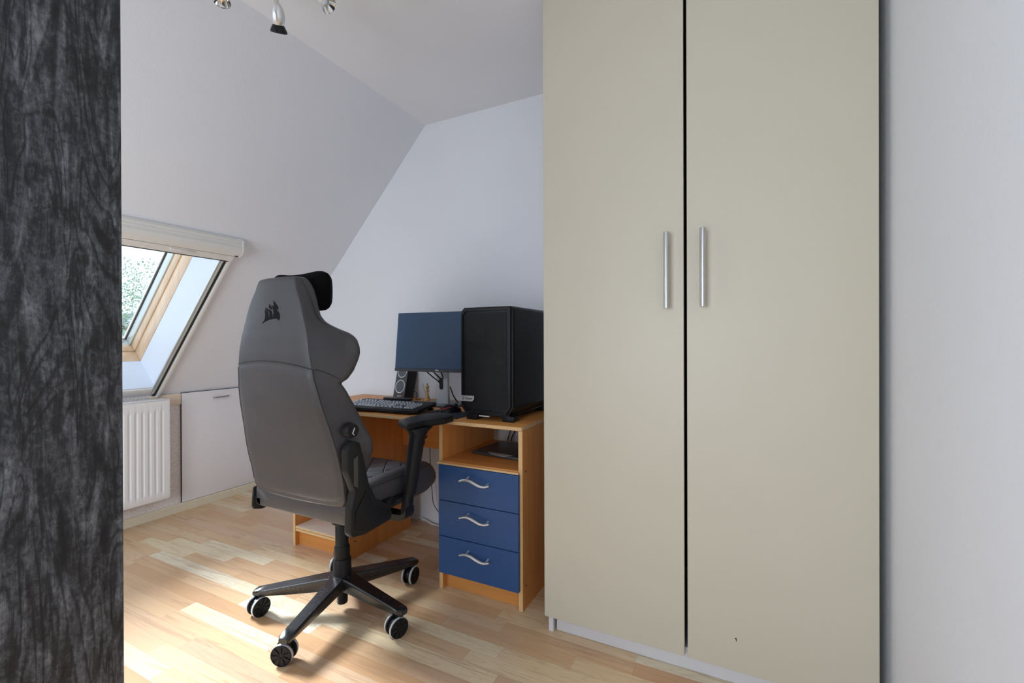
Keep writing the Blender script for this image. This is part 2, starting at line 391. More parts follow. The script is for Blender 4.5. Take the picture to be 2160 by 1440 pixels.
b = B(); b.prism([(1.082, -.006), (1.082, -.034), (1.090, -.042), (1.122, -.044), (1.124, -.006)], WY0-.03, 1.528, 'y', mat=mm2); hb = obj('bottom_bar', b, 'plastic_white', bl, BW, ang=25)
b = B(); slbox(b, 1.22, 1.33, 1.104, 1.116, -.050, -.043, .003); obj('grip', b, 'plastic_white', hb, BW)
b = B(); slbox(b, WY0-.02, 1.520, 1.074, 1.081, -.030, -.006); obj('seal_strip', b, 'dark_gap', bl, BW)
for nm, y0, y1, d0, d1, mt in (('side_rail', 1.500, 1.508, -.016, .0, 'alu'), ('side_rail', 1.490, 1.499, -.010, .0, 'alu'), ('guide_slot', 1.509, 1.524, -.012, -.001, 'dark_gap'), ('side_cover', 1.525, 1.541, -.026, -.001, 'plastic_white')):
    b = B(); slbox(b, y0, y1, .030 if mt == 'alu' else -.004, 1.12, d0, d1, .0015); obj(nm, b, mt, bl, BW)
for k in (.25, .62, .98):
    b = B(); slbox(b, 1.541, 1.546, k, k+.012, -.012, -.001, .001); obj('clip', b, 'plastic_white', bl, BW)
b = B(); slbox(b, 1.518, 1.536, 1.133, 1.139, -.0605, -.0600); obj('maker_plate', b, 'grey_sleeve', bl, BW)

# ------------------------------------------------------------------ radiator
rx = XK+.10
ra = thing('radiator', 'white panel radiator with vertical flutes under the roof window', 'radiator', (XK+.06, 1.15, .13)); RW = tuple(ra.location)
y0, y1, z0, z1 = .62, 1.556, .135, .742
pitch_ = .0333; prof = [(y0, 0)]
yy = y0+.02
ribs = []
b = B(); N = 0
rows = []
ys = [y0]
y = y1-.018-.012
starts = []
while y > y0+.03: starts.append(y); y -= pitch_
def ribz(yv):
    for s0 in starts:
        u = (yv-(s0-.016))/.016
        if 0 <= u <= 1: return -.006*math.sin(PI*u)**.6
    return 0
yl = [y0+(y1-y0)*i/420 for i in range(421)]; zl = [z0, z0+.02, z0+.045, z0+.055, z1-.07, z1-.06, z1-.02, z1-.004, z1]
rings = []
for zi, z in enumerate(zl):
    k = 1 if 3 <= zi <= 4 else 0
    xo_ = -.006 if zi in (0, 8) else 0
    rings.append([Vector((rx+xo_+k*ribz(yv), yv, z)) for yv in yl])
b.loft(rings, cap=False, closed=False); obj('front_panel', b, 'rad', ra, RW, ang=50)
b = B(); b.box(rx-.07, rx-.058, y0+.02, y1-.02, z0, z1-.01); obj('back_panel', b, 'rad', ra, RW)
b = B(); b.box(rx-.070, rx-.001, y1-.004, y1+.006, z0+.008, z1+.002, .003); obj('side_panel', b, 'rad', ra, RW)
b = B()
b.box(rx-.010, rx+.001, y0, y1+.004, z1-.001, z1+.006, .002); b.box(rx-.070, rx-.060, y0, y1, z1-.001, z1+.006, .002)
yv = y0
while yv < y1: b.box(rx-.062, rx-.008, yv, yv+.006, z1-.001, z1+.004); yv += .0135
obj('top_grille', b, 'rad', ra, RW)
b = B(); yv = y0+.03
while yv < y1-.03: b.box(rx-.056, rx-.010, yv, yv+.004, z0+.02, z1-.03); yv += .03
obj('convector_fins', b, 'rad', ra, RW)
for yb_ in (.8, 1.40):
    b = B(); b.box(XK+.001, rx-.070, yb_, yb_+.03, .2, .65); obj('wall_bracket', b, 'rad', ra, RW)

# ================================================================== wardrobe
wa = thing('wardrobe', 'tall cream two-door wardrobe with steel bar handles on white plinth', 'wardrobe', (-.155, 1.9, 0)); WW = (-.155, 1.9, 0)
b = B()
b.box(-.652, -.634, 1.601, 2.19, 0, 2.385); obj('side_panel', b, 'ward_white', wa, WW)
b = B(); b.box(.322, .340, 1.601, 2.19, 0, 2.385); obj('side_panel', b, 'cream', wa, WW)
b = B(); b.box(-.634, .322, 2.17, 2.19, .06, 2.385); obj('back_panel', b, 'dark_in', wa, WW)
b = B(); b.box(-.634, .322, 1.602, 2.17, .064, .082); obj('bottom_panel', b, 'ward_white', wa, WW)
b = B(); b.box(-.634, .322, 1.601, 2.19, 2.367, 2.385); obj('top_panel', b, 'ward_white', wa, WW)
b = B(); b.box(-.626, .322, 1.616, 1.630, 0.001, .063, .001); obj('plinth', b, 'ward_white', wa, WW)
for x0, x1, hx, hy in ((-.661, -.166, -.215, 1.205), (-.156, .343, -.1055, 1.2065)):
    b = B(); b.box(x0, x1, 1.580, 1.598, .064, 2.383, .0012, 1); d = obj('door', b, 'cream', wa, WW)
    b = B(); b.lathe([(.0082, hy-.003), (.009, hy-.002), (.009, hy+.244), (.0082, hy+.245)], 20, Matrix.Translation((hx, 1.543, 0)))
    for zz in (hy+.038, hy+.205):
        b.lathe([(.0045, 0), (.0045, .034), (.006, .034), (.006, .037)], 12, axisM((hx, 1.544, zz), (0, 1, 0)))
    obj('handle', b, 'steel', d, WW)
b = B(); b.prism([(-.0180, .166), (-.0150, .170), (-.0128, .167), (-.0122, .159), (-.0140, .158), (-.0150, .164)], 1.5794, 1.5801, 'y'); obj('chip_mark', b, 'bracket', d, WW)

# ================================================================== dark cabinet at left edge
ca = thing('tall_cabinet', 'tall charcoal woodgrain cabinet filling the left edge beside camera', 'cabinet', (-1.1, 0.0, 0)); CW = tuple(ca.location)
b = B(); b.box(-.818, -.800, -.25, .3355, 0, 2.2, .0012); obj('side_panel', b, 'darkwood', ca, CW)
b = B(); b.box(-1.38, -1.362, -.25, .3355, 0, 2.2, .001); obj('side_panel', b, 'darkwood', ca, CW)
b = B(); b.box(-1.362, -.818, .318, .334, .08, 2.18, .001); obj('back_panel', b, 'darkwood', ca, CW)
b = B(); b.box(-1.362, -.818, -.25, .318, 2.182, 2.2, .001); obj('top_panel', b, 'darkwood', ca, CW)
b = B(); b.box(-1.362, -.818, -.25, .318, .06, .078, .001); obj('bottom_panel', b, 'darkwood', ca, CW)
b = B(); b.box(-1.36, -.82, -.268, -.251, .06, 2.18, .001); obj('door', b, 'darkwood', ca, CW)

# ================================================================== desk
DE = (-1.5, 1.95, 0)
de = thing('desk', 'beech desk with three navy drawers, open shelves and pale edging', 'desk', DE)
b = B(); b.prism([(1.655, .735), (1.658, .732), (2.235, .732), (2.235, .75), (1.662, .75), (1.656, .7475)], -2.22, -.790, 'x'); obj('tabletop', b, 'beech_x', de, DE)
b = B(); b.box(-2.2205, -.7895, 1.6535, 1.6555, .7335, .7475, .0006, 1); obj('front_edging', b, 'beech_edge', de, DE)
b = B(); b.box(-.7898, -.7882, 1.656, 2.235, .7328, .7492, .0005, 1); obj('end_edging', b, 'beech_edge', de, DE)
def pedestal(xa, xb):
    for x0, x1 in ((xa, xa+.017), (xb-.018, xb)):
        b = B(); b.box(x0, x1, 1.662, 2.135, 0, .731, .0004, 1); p = obj('side_panel', b, 'beech_z', de, DE)
        b = B(); b.box(x0, x1, 1.6602, 1.6622, 0.0005, .731); obj('panel_edging', b, 'beech_edge_z', p, DE)
pedestal(-2.161, -1.748); pedestal(-1.199, -.789)
# visible screw caps
for (x, y, z) in ((-1.748, 1.70, .085), (-1.748, 2.08, .09), (-1.748, 2.08, .57), (-.789, 1.692, .562), (-.789, 1.692, .092)):
    b = B(); b.lathe([(.004, 0), (.004, .0012)], 12, axisM((x, y, z), (1, 0, 0))); obj('screw_hole', b, 'dark_gap', de, DE)
# right pedestal
b = B(); b.box(-1.182, -.807, 1.652, 2.12, .556, .572, .0005, 1); s = obj('shelf', b, 'beech_x', de, DE)
b = B(); b.box(-1.199, -.800, 1.643, 1.6519, .5575, .5655, .001, 1); obj('shelf_edging', b, 'beech_edge', s, DE)
b = B(); b.box(-1.182, -.807, 1.690, 1.706, 0, .080); obj('plinth', b, 'beech_x', de, DE)
b = B(); b.box(-1.182, -.807, 1.700, 2.12, .081, .095); obj('bottom_panel', b, 'beech_x', de, DE)
for (za, zb, hz) in ((.4035, .5560, .507), (.2475, .4005, .351), (.083, .2445, .193)):
    b = B(); b.box(-1.1885, -.799, 1.640, 1.657, za, zb, .0008, 1); d = obj('drawer', b, 'navy', de, DE)
    b = B(); pts = []; rr = []
    for i in range(25):
        u = i/24; pts.append((-1.066+.145*u, 1.616, hz+.010*math.sin(2*PI*u*.92+.15)-.004+.004*u)); rr.append(.0034+.0026*math.sin(PI*min(1, max(0, u)))**.8)
    b.tube(pts, rr, 10)
    for u in (.22, .88):
        z = hz+.010*math.sin(2*PI*u*.92+.15)-.004+.004*u
        b.tube([(-1.066+.145*u, 1.6155, z), (-1.066+.145*u, 1.628, z+.004), (-1.066+.145*u, 1.641, z+.006)], [.003, .0034, .005], 8)
    obj('handle', b, 'satin', d, DE)
b = B(); b.box(-1.17, -.82, 1.658, 2.08, .11, .116); b.box(-1.17, -.82, 1.658, 2.08, .26, .266); b.box(-1.17, -.82, 1.658, 2.08, .415, .421); b.box(-1.18, -1.17, 1.658, 2.08, .11, .53); b.box(-.82, -.81, 1.658, 2.08, .11, .53); obj('drawer_box', b, 'beech_y', de, DE)
# left pedestal
b = B(); b.box(-2.144, -1.766, 1.664, 2.12, .0945, .1045, .0005, 1); s = obj('shelf', b, newmat('shelf_painted_bright', (.86, .80, .70), .35), de, DE)  # pale colour stands in for the light falling on this low shelf
b = B(); b.box(-2.144, -1.766, 1.6615, 1.6638, .0950, .1035); obj('shelf_edging', b, 'beech_edge', s, DE)
b = B(); b.box(-2.144, -1.766, 1.662, 2.12, .079, .0915, .0004, 1); obj('bottom_panel', b, 'beech_edge', de, DE)
b = B(); b.box(-2.144, -1.766, 1.686, 1.702, 0, .0785); obj('plinth', b, 'beech_x', de, DE)
b = B(); b.box(-2.144, -1.766, 1.68, 2.12, .40, .416, .0005, 1); s = obj('shelf', b, 'beech_x', de, DE)
b = B(); b.box(-2.144, -1.766, 2.121, 2.126, .08, .73); obj('back_panel', b, 'beech_z', de, DE)
b = B(); b.box(-1.7475, -1.2, 2.064, 2.080, .500, .7315, .0005, 1); obj('modesty_panel', b, 'beech_x', de, DE)
b = B(); b.box(-1.7475, -1.2, 2.20, 2.21, .30, .31); b.bm.free()

# folder / sleeve on the open shelf
fo = thing('document_sleeve', 'dark grey flat sleeve holding pale paper on the open desk shelf', 'folder', (-.97, 1.95, .573), math.radians(-6))
b = B(); b.box(-.145, .13, -.15, .10, 0, .012, .004); obj('sleeve', b, 'grey_sleeve', fo)
b = B(); b.prism([(-.03, -.158), (.05, -.170), (.075, -.13), (-.06, -.13)], .0125, .0135, 'z'); obj('paper', b, 'paper', fo)

# ================================================================== monitor
MO = (-1.44, 2.035, .75)
mo = thing('monitor', 'thin-bezel computer monitor with grey stand at back of desk', 'monitor', MO, math.radians(3))
tl = Matrix.Translation((0.02, -.085, .185)) @ Matrix.Rotation(math.radians(-6), 4, 'X')
b = B(); b.box(-.272, .272, -.006, .010, 0, .318, .002, mat=tl); b.box(-.18, .18, .010, .035, .05, .25, .01, mat=tl); obj('housing', b, 'black', mo)
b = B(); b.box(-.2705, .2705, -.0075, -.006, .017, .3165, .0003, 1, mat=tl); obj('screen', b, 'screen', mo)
b = B(); b.box(-.272, .272, -.0085, -.0055, 0, .0165, .0008, 1, mat=tl); bz = obj('bezel', b, newmat('dark_slate_bezel', (.035, .042, .055), .35), mo)
text('maker_logo', 'DELL', .0095, 'white', bz, tl @ Matrix.Translation((0, -.0092, .0083)) @ Matrix.Rotation(PI/2, 4, 'X'), bold=.0004)
b = B(); st = Matrix.Rotation(math.radians(2), 4, 'X')
b.box(-.035, .035, -.010, .012, .010, .36, .002, mat=st); nk = obj('stand_neck', b, 'silver_pl', mo)
b = B(); pr = [(0.012*math.cos(a), .118+(.020 if math.sin(a) > 0 else -.020)+.012*math.sin(a)) for a in [2*PI*k/24 for k in range(24)]]
b.prism([(p[0]-.004, p[1]) for p in pr], -.0118, -.0098, 'y', mat=st); obj('cable_slot', b, 'dark_gap', nk)
b = B(); b.prism([(-.115, -.06), (-.06, -.088), (.07, -.088), (.115, -.06), (.115, .12), (-.115, .12)], 0, .010, 'z', .003); obj('stand_base', b, newmat('slate_base', (.11, .12, .14), .3, .3), mo)
for pts in ([(-.062, -.07, .187), (-.05, -.035, .158), (-.02, -.018, .130), (-.006, -.013, .112)], [(-.02, -.07, .187), (-.016, -.04, .165), (-.008, -.014, .142), (-.004, -.012, .125)], [(.028, -.07, .187), (.018, -.035, .16), (.006, -.014, .142), (-.002, -.012, .125)], [(.03, .02, .10), (.045, .03, .05), (.06, .05, .012)]):
    b = B(); b.tube(smooth_path(pts, 6), .0032, 8); obj('cable', b, 'black', mo)

# speaker
sp = thing('desk_speaker', 'slim black leaning desk speaker with two white-ringed cones', 'speaker', (-1.815, 2.150, .75), math.radians(2))
ln = Matrix(((1, 0, 0, 0), (0, 1, .26, 0), (0, 0, 1, 0), (0, 0, 0, 1)))
b = B(); b.box(-.0425, .0425, -.045, .045, .0, .245, .006, mat=ln); obj('cabinet', b, 'black_rough', sp)
b = B(); b.box(-.0405, .0405, -.0475, -.0450, .004, .241, .001, mat=ln); fp = obj('front_panel', b, newmat('charcoal_speaker_front', (.045, .047, .052), .4), sp)
for i, zc in enumerate((.078, .168)):
    b = B(); mm = ln @ Matrix.Translation((0.0, -.0478, zc)) @ Matrix.Rotation(PI/2, 4, 'X')
    b.lathe([(.030, 0), (.0305, .0018), (.0335, .0018), (.034, 0)], 40, mm @ Matrix.Scale(1.15, 4, (0, 1, 0))); rg = obj('cone_ring', b, 'white', fp)
    b = B(); b.lathe([(.030, .0002), (.024, .0012), (.012, .0004), (.0, .0016)], 36, mm @ Matrix.Scale(1.15, 4, (0, 1, 0))); obj('cone', b, 'cone', fp)
text('speaker_lettering', 'logitech', .010, 'white', fp, ln @ Matrix.Translation((.004, -.0480, .024)) @ Matrix.Rotation(PI/2, 4, 'X'))
for i, (pts, mt, lb) in enumerate(([[(-1.757, 2.17, .80), (-1.735, 2.175, .790), (-1.715, 2.155, .765), (-1.70, 2.13, .7535), (-1.69, 2.16, .7535)], 'black', 'thin black cable curling behind the leaning desk speaker'], [[(-1.735, 2.222, .84), (-1.725, 2.226, .80), (-1.705, 2.220, .762), (-1.69, 2.215, .7535), (-1.64, 2.22, .7535)], 'cable_white', 'thin white cable looping behind the leaning desk speaker'])):
    b = B(); b.tube(smooth_path(pts, 8), .0022, 8); tag(obj('speaker_cable', b, mt), lb, 'cable')

# chess king
ck = thing('chess_king', 'wooden chess king standing on desk between speaker and monitor stand', 'chess piece', (-1.642, 2.160, .75))
b = B(); b.lathe([(0, 0), (.0165, 0), (.0175, .004), (.0165, .009), (.0135, .012), (.0145, .015), (.0115, .020), (.0085, .030), (.0072, .045), (.0075, .053), (.0125, .055), (.0130, .058), (.0080, .061), (.0062, .064), (.0085, .070), (.0112, .080), (.0105, .083), (.0060, .087), (.0, .088)], 28); obj('body', b, 'boxwood', ck)
b = B(); b.ellipsoid((0, 0, .0905), (.0042, .0042, .0045), 14, 8); b.box(-.0016, .0016, -.0016, .0016, .092, .100, .0004, 1); b.box(-.0042, .0042, -.0014, .0014, .0945, .0975, .0004, 1); obj('finial', b, newmat('dark_boxwood', (.30, .18, .07), .35), ck)

# ================================================================== keyboard
kb = thing('keyboard', 'full-size black gaming keyboard with raised keycaps on the desk', 'keyboard', (-1.355, 1.700, .75), math.radians(4.0))
KL, KD = .462, .195
slope = math.radians(4.5)
KM = Matrix.Rotation(slope, 4, 'X'); KM = Matrix.Translation((0, .012, .008)) @ KM
b = B(); b.prism([(-KL, .004), (-KL+.03, -.006), (-.30, -.012), (-.22, -.005), (-.12, -.012), (-.03, -.010), (0, .012), (0, KD-.03), (-.012, KD), (-KL+.012, KD), (-KL, KD-.03)], 0, .016, 'z', .0035, mat=Matrix.Translation((0, 0, .007)) @ Matrix.Rotation(slope, 4, 'X')); obj('case', b, 'black_rough', kb)
b = B(); b.box(-.215, -.035, -.012, -.004, .004, .009, .001, mat=Matrix.Translation((0, 0, .006))); b.box(-.42, -.28, -.010, -.004, .004, .009, .001, mat=Matrix.Translation((0, 0, .006))); obj('front_edge_plate', b, 'black', kb)
b = B(); b.box(-.34, -.17, KD-.02, KD+.008, .012, .026, .003, mat=KM); obj('control_strip', b, 'black', kb)
for x in (-.03, -KL+.03):
    b = B(); b.box(x-.012, x+.012, KD-.04, KD-.02, -.0, .012, .002); obj('foot', b, 'black', kb)
U = .0191
def keymesh(w):
    me = bpy.data.meshes.new('key'); bm = bmesh.new(); q = B(); q.bm = bm
    hw = w*U/2-.0020; hd = U/2-.0024
    def rr(a, c, z, oy=0): 
        r = .0018; return [Vector((x*(a-(0 if k else 0)), y*c+oy, z)) for k, (x, y) in enumerate(((-1, -1), (1, -1), (1, 1), (-1, 1)))]
    q.loft([rr(hw, hd, 0), rr(hw, hd, .002), rr(hw-.0026, hd-.0034, .0092, .0002), rr(hw-.0032, hd-.0040, .0096, .0002)])
    bm.to_mesh(me); bm.free(); me.materials.append(M['key']); me.shade_smooth(); me.set_sharp_from_angle(angle=math.radians(40)); return me
KMs = {}
def key(x, row, w=1.0, gap=0):
    if w not in KMs: KMs[w] = keymesh(w)
    o = bpy.data.objects.new('key', KMs[w]); SC.collection.objects.link(o); o.parent = kb
    o.matrix_local = KM @ Matrix.Translation((-KL+.014+(x+w/2)*U, .012+(row+.5)*U+gap, .0145))
kb_rows = [
 [1.25, 1.25, 1.25, 6.25, 1.25, 1.25, 1.25, 1.25],
 [2.25]+[1]*10+[2.75], [1.75]+[1]*11+[2.25], [1.5]+[1]*12+[1.5], [1]*13+[2]]
for r, ws in enumerate(kb_rows):
    x = 0
    for w in ws: key(x, r, w); x += w
fx_ = [0, 2, 3, 4, 5, 6.5, 7.5, 8.5, 9.5, 11, 12, 13, 14]
for x in fx_: key(x, 5, 1, .006)
for k in range(3): key(15.25+k, 5, 1, .006); key(15.25+k, 4); key(15.25+k, 3); key(15.25+k, 0)
key(16.25, 1)
key(18.5, 0, 2); key(20.5, 0)
for r in (1, 2, 3):
    for k in range(3): key(18.5+k, r)
for k in range(3): key(18.5+k, 4)
b = B(); b.box(-.06, -.02, KD-.028, KD-.012, .0165, .0175, .0004, 1, mat=KM); obj('indicator_panel', b, 'black_gloss', kb)

# mouse + pad
b = B(); b.box(-.12, .105, -.075, .10, 0, .003, .001); mp_ = obj('mouse_pad', b, newmat('navy_cloth', (.018, .025, .05), .9)); mp_.location = (-1.235, 1.775, .75); tag(mp_, 'dark blue cloth mouse pad under the mouse', 'mouse pad')
ms = thing('mouse', 'black ergonomic computer mouse with a red stripe on mouse pad', 'mouse', (-1.262, 1.838, .7532), math.radians(-38))
rings = []
for i in range(13):
    u = i/12; yy = -.055+.110*u; w = .031*(max(0.02, math.sin(PI*(u*.9+.06))))**.45; h = .040*(max(.02, math.sin(PI*(u*.88+.06))))**.6*(1.0-.15*u)
    rings.append([Vector((w*math.cos(a)*(1 if math.sin(a) > 0 else 1.02), yy, max(0, h*math.sin(a)))) for a in [PI*k/14 for k in range(15)]]+[Vector((w*.6, yy, 0)), Vector((0, yy, 0)), Vector((-w*.6, yy, 0))][::-1])
b = B(); b.loft(rings); obj('shell', b, 'black', ms, ang=60)
shell = [k for k in ms.children][0]
from mathutils.bvhtree import BVHTree
bv = BVHTree.FromPolygons([v.co for v in shell.data.vertices], [tuple(p.vertices) for p in shell.data.polygons])
pts = []
for i in range(9):                      # thin strip that follows the flank of the shell
    u = i/8; h = bv.ray_cast(Vector((.030-.0*u, -.075, .014+.016*u))+Vector((.020*(u-.5), 0, 0)), Vector((-.18, 1, .0)).normalized())
    if h[0] is not None: pts.append(h[0]+h[1].normalized()*.0006)
b = B(); b.tube(pts, [.0010+.0014*math.sin(PI*i/(len(pts)-1)) for i in range(len(pts))], 8); obj('red_stripe', b, 'red', ms)
b = B(); b.lathe([(.008, -.003), (.008, .003)], 20, axisM((0, .030, .030), (1, 0, 0))); obj('scroll_wheel', b, 'rubber', ms)

# ================================================================== PC case
PC = (-.985, 1.93, .75)
pc = thing('computer_case', 'black tower computer case with faceted mesh front on the desk', 'computer', PC)
x0, x1, yf, yb, z0, z1 = -.128, .128, -.228, .235, .030, .4955
b = B(); ch = .018
b.prism([(x0, z0+.03), (x0+.022, z0), (x1-.022, z0), (x1, z0+.03), (x1, z1-ch*.5), (x1-ch*.5, z1), (x0+ch*.8, z1), (x0, z1-ch*.8)], yf+.012, yb, 'y', .002); obj('body', b, 'pcblack', pc)
b = B()  # front frame
fr = [(x0+.004, z0+.03), (x0+.024, z0+.004), (x1-.030, z0+.004), (x1-.006, z0+.036), (x1-.006, z1-.006), (x0+.022, z1-.006), (x0+.004, z1-.024)]
outer = [Vector((p[0], yf+.012, p[1])) for p in fr]; cx, cz = sum(p[0] for p in fr)/7, sum(p[1] for p in fr)/7
def ins(pts, k, y): return [Vector((cx+(p.x-cx)*(1-k), y, cz+(p.z-cz)*(1-k*.55))) for p in pts]
b.loft([outer, ins(outer, .01, yf), ins(outer, .075, yf), ins(outer, .085, yf+.008)], cap=True); obj('front_frame', b, 'black', pc, ang=20)
b = B(); inn = ins(outer, .088, yf+.0078); iz0 = min(p.z for p in inn); iz1 = max(p.z for p in inn); ix0 = min(p.x for p in inn); ix1 = max(p.x for p in inn)
random.seed(11)
gx, gz = 4, 7; G = {}
for i in range(gx+1):
    for j in range(gz+1):
        jx = 0 if i in (0, gx) else random.uniform(-.018, .018); jz = 0 if j in (0, gz) else random.uniform(-.018, .018)
        dep = .006 if (i in (0, gx) or j in (0, gz)) else random.uniform(.0015, .006)
        G[i, j] = b.bm.verts.new((ix0+.008+(ix1-ix0-.016)*i/gx+jx, yf+dep, iz0+.012+(iz1-iz0-.02)*j/gz+jz))
for i in range(gx):
    for j in range(gz):
        q = [G[i, j], G[i+1, j], G[i+1, j+1], G[i, j+1]]
        if (i+j) % 2: b.bm.faces.new((q[0], q[1], q[2])); b.bm.faces.new((q[0], q[2], q[3]))
        else: b.bm.faces.new((q[0], q[1], q[3])); b.bm.faces.new((q[1], q[2], q[3]))
fm = obj('front_mesh', b, 'mesh', pc, ang=2)
b = B(); b.prism([(-.122, .083), (-.066, .083), (-.056, .093), (-.056, .108), (-.122, .108)], yf-.003, yf-.0008, 'y'); bd = obj('badge', b, newmat('brushed_badge', (.62, .62, .63), .35, .5), pc)
text('maker_name', 'Fractal', .0125, 'black', bd, Matrix.Translation((-.0835, yf-.0033, .0955)) @ Matrix.Rotation(PI/2, 4, 'X'), bold=.0002)
b = B()
for k, (xx, zz, l) in enumerate(((-.1145, .1010, .009), (-.1155, .0970, .006), (-.1145, .0930, .009), (-.1135, .0890, .005))):
    b.box(xx, xx+l*.8, yf-.0036, yf-.003, zz, zz+.0022, 0, mat=Matrix.Translation((0, 0, 0)))
obj('maker_mark', b, 'black', bd)
b = B(); b.box(x0+.02, x1-.02, yf+.02, yb-.02, z0-.008, z0, .002); obj('base_skirt', b, 'black', pc)
for (xx, yy) in ((x0+.045, yf+.05), (x1-.030, yf+.05), (x0+.045, yb-.05), (x1-.030, yb-.05)):
    b = B(); b.prism([(xx-.026, 0), (xx+.026, 0), (xx+.030, .025), (xx-.030, .025)], yy-.03, yy+.03, 'y', .003); obj('foot', b, 'black', pc)
b = B(); b.box(x1, x1+.0015, yf+.03, yb-.004, z0+.04, z1-.012, .0005, 1); obj('side_cover', b, 'pcblack', pc)
b = B(); b.box(-.045, .005, yf+.022, yf+.030, .016, .021); obj('dust_filter_tab', b, 'white', pc)

# cables by the wall
b = B(); b.tube(smooth_path([(-1.90, 2.224, .006), (-1.80, 2.218, .012), (-1.737, 2.225, .022), (-1.651, 2.205, .008), (-1.59, 2.205, .006), (-1.4, 2.215, .006), (-1.25, 2.22, .006)], 8), .0045, 8); tag(obj('floor_cable', b, 'cable_white'), 'white cable lying on the floor along the wall under desk', 'cable')
b = B(); b.tube(smooth_path([(-1.66, 2.215, .60), (-1.655, 2.20, .45), (-1.650, 2.20, .30), (-1.642, 2.20, .221), (-1.632, 2.20, .138), (-1.60, 2.20, .095), (-1.55, 2.205, .05), (-1.48, 2.21, .006)], 8), .0022, 8); tag(obj('hanging_cable', b, 'black'), 'thin black cable hanging down the wall under the desk', 'cable')
for i, (xa, xb) in enumerate(((-1.20, -1.11), (-1.13, -1.13), (-1.07, -1.06))):
    b = B(); b.tube(smooth_path([(xa+.1, 2.19, .735-.02*i), (xa+.06, 2.20, .69), (xb+.02, 2.205, .63), (xb, 2.2, .57), (xb-.02, 2.21, .5)], 6), .003, 8)
    tag(obj('wall_cable', b, 'black'), ['leftmost black cable drooping behind the open desk shelf', 'middle black cable drooping behind the open desk shelf', 'rightmost black cable drooping behind the open desk shelf'][i], 'cable', 'cables behind the open shelf')

# ================================================================== ceiling spotlight
ls = thing('ceiling_spotlight', 'satin nickel ceiling spotlight with glass reflector bulbs above the room', 'ceiling lamp', (-1.33, .86, ZC))
b = B(); b.lathe([(0, 0), (.075, 0), (.075, -.012), (.060, -.022), (.0, -.024)], 40); obj('ceiling_plate', b, 'satin', ls)
heads = [((-1.391, 1.019, 2.200), (-.36, .50, -.78), 0), ((-1.500, .905, 2.246), (.12, -.20, -.9), 1), ((-1.232, 1.050, 2.232), (.62, .31, -.72), 2)]
for i, (p, d, k) in enumerate(heads):
    p = Vector(p)-Vector((-1.33, .86, ZC)); d = Vector(d).normalized()
    q = p - d*.022
    b = B(); b.tube(smooth_path([(p.x*.3, p.y*.3, -.02), (p.x*.6, p.y*.6, -.050), (q.x*.96, q.y*.96, -.065), (q.x, q.y, q.z+.055), (q.x, q.y, q.z+.010)], 8), .0050, 10)
    b.box(q.x-.008, q.x+.008, q.y-.005, q.y+.005, q.z-.006, q.z+.040, .002); arm = obj('arm', b, 'chrome', ls)
    mm = axisM(p, (d+Vector((-.08, -.10, 0))*(i == 0)).normalized())
    b = B(); b.lathe([(0, -.034), (.009, -.031), (.017, -.020), (.0215, -.004), (.0220, .010), (.0195, .024), (.0165, .030), (0, .030)], 32, mm); sh = obj('lamp_holder', b, 'satin', arm)
    b = B(); b.lathe([(.0150, .026), (.0200, .034), (.0262, .046), (.0268, .052), (.0255, .052), (.0240, .048), (.014, .032), (0, .030)], 36, mm)
    obj('reflector_bulb', b, 'black' if i == 0 else 'chrome', arm)

# ================================================================== gaming chair
CH = (-1.464, 1.353, 0)
ch = thing('gaming_chair', 'grey leatherette gaming chair with black neck pillow and five-star base', 'chair', CH)
def lerp_tab(tab, z):
    if z <= tab[0][0]: return tab[0][1:]
    for a, b_ in zip(tab, tab[1:]):
        if z <= b_[0]:
            t = (z-a[0])/(b_[0]-a[0]); return tuple(x+(y-x)*t for x, y in zip(a[1:], b_[1:]))
    return tab[-1][1:]
# z, rear half width, rear y, wing half width, wing depth, body depth
T = [(.514, .195, -.203, .205, .030, .050), (.522, .228, -.209, .236, .045, .075), (.545, .246, -.213, .252, .070, .090), (.61, .249, -.222, .256, .100, .095), (.655, .250, -.233, .264, .118, .095),
     (.706, .248, -.244, .284, .130, .095), (.742, .244, -.252, .289, .130, .095), (.765, .240, -.257, .282, .128, .095), (.805, .234, -.267, .270, .122, .095), (.878, .221, -.286, .257, .108, .095), (.930, .212, -.296, .250, .090, .092),
     (.955, .206, -.300, .241, .080, .090), (.960, .205, -.300, .247, .084, .090), (.967, .204, -.302, .256, .096, .092), (.997, .200, -.305, .275, .110, .095), (1.038, .193, -.308, .291, .120, .095), (1.059, .189, -.309, .298, .121, .095),
     (1.079, .186, -.308, .296, .120, .095), (1.104, .181, -.307, .288, .116, .095), (1.118, .178, -.307, .276, .112, .092), (1.129, .175, -.306, .258, .106, .090), (1.141, .171, -.305, .224, .096, .088), (1.158, .165, -.305, .189, .084, .082), (1.171, .160, -.304, .170, .078, .080), (1.190, .154, -.304, .158, .072, .076),
     (1.217, .145, -.302, .150, .068, .075), (1.25, .130, -.300, .141, .066, .070), (1.28, .113, -.297, .131, .062, .066), (1.298, .107, -.295, .121, .058, .062), (1.312, .101, -.293, .112, .052, .056), (1.320, .096, -.290, .104, .046, .052), (1.325, .086, -.280, .090, .036, .046)]
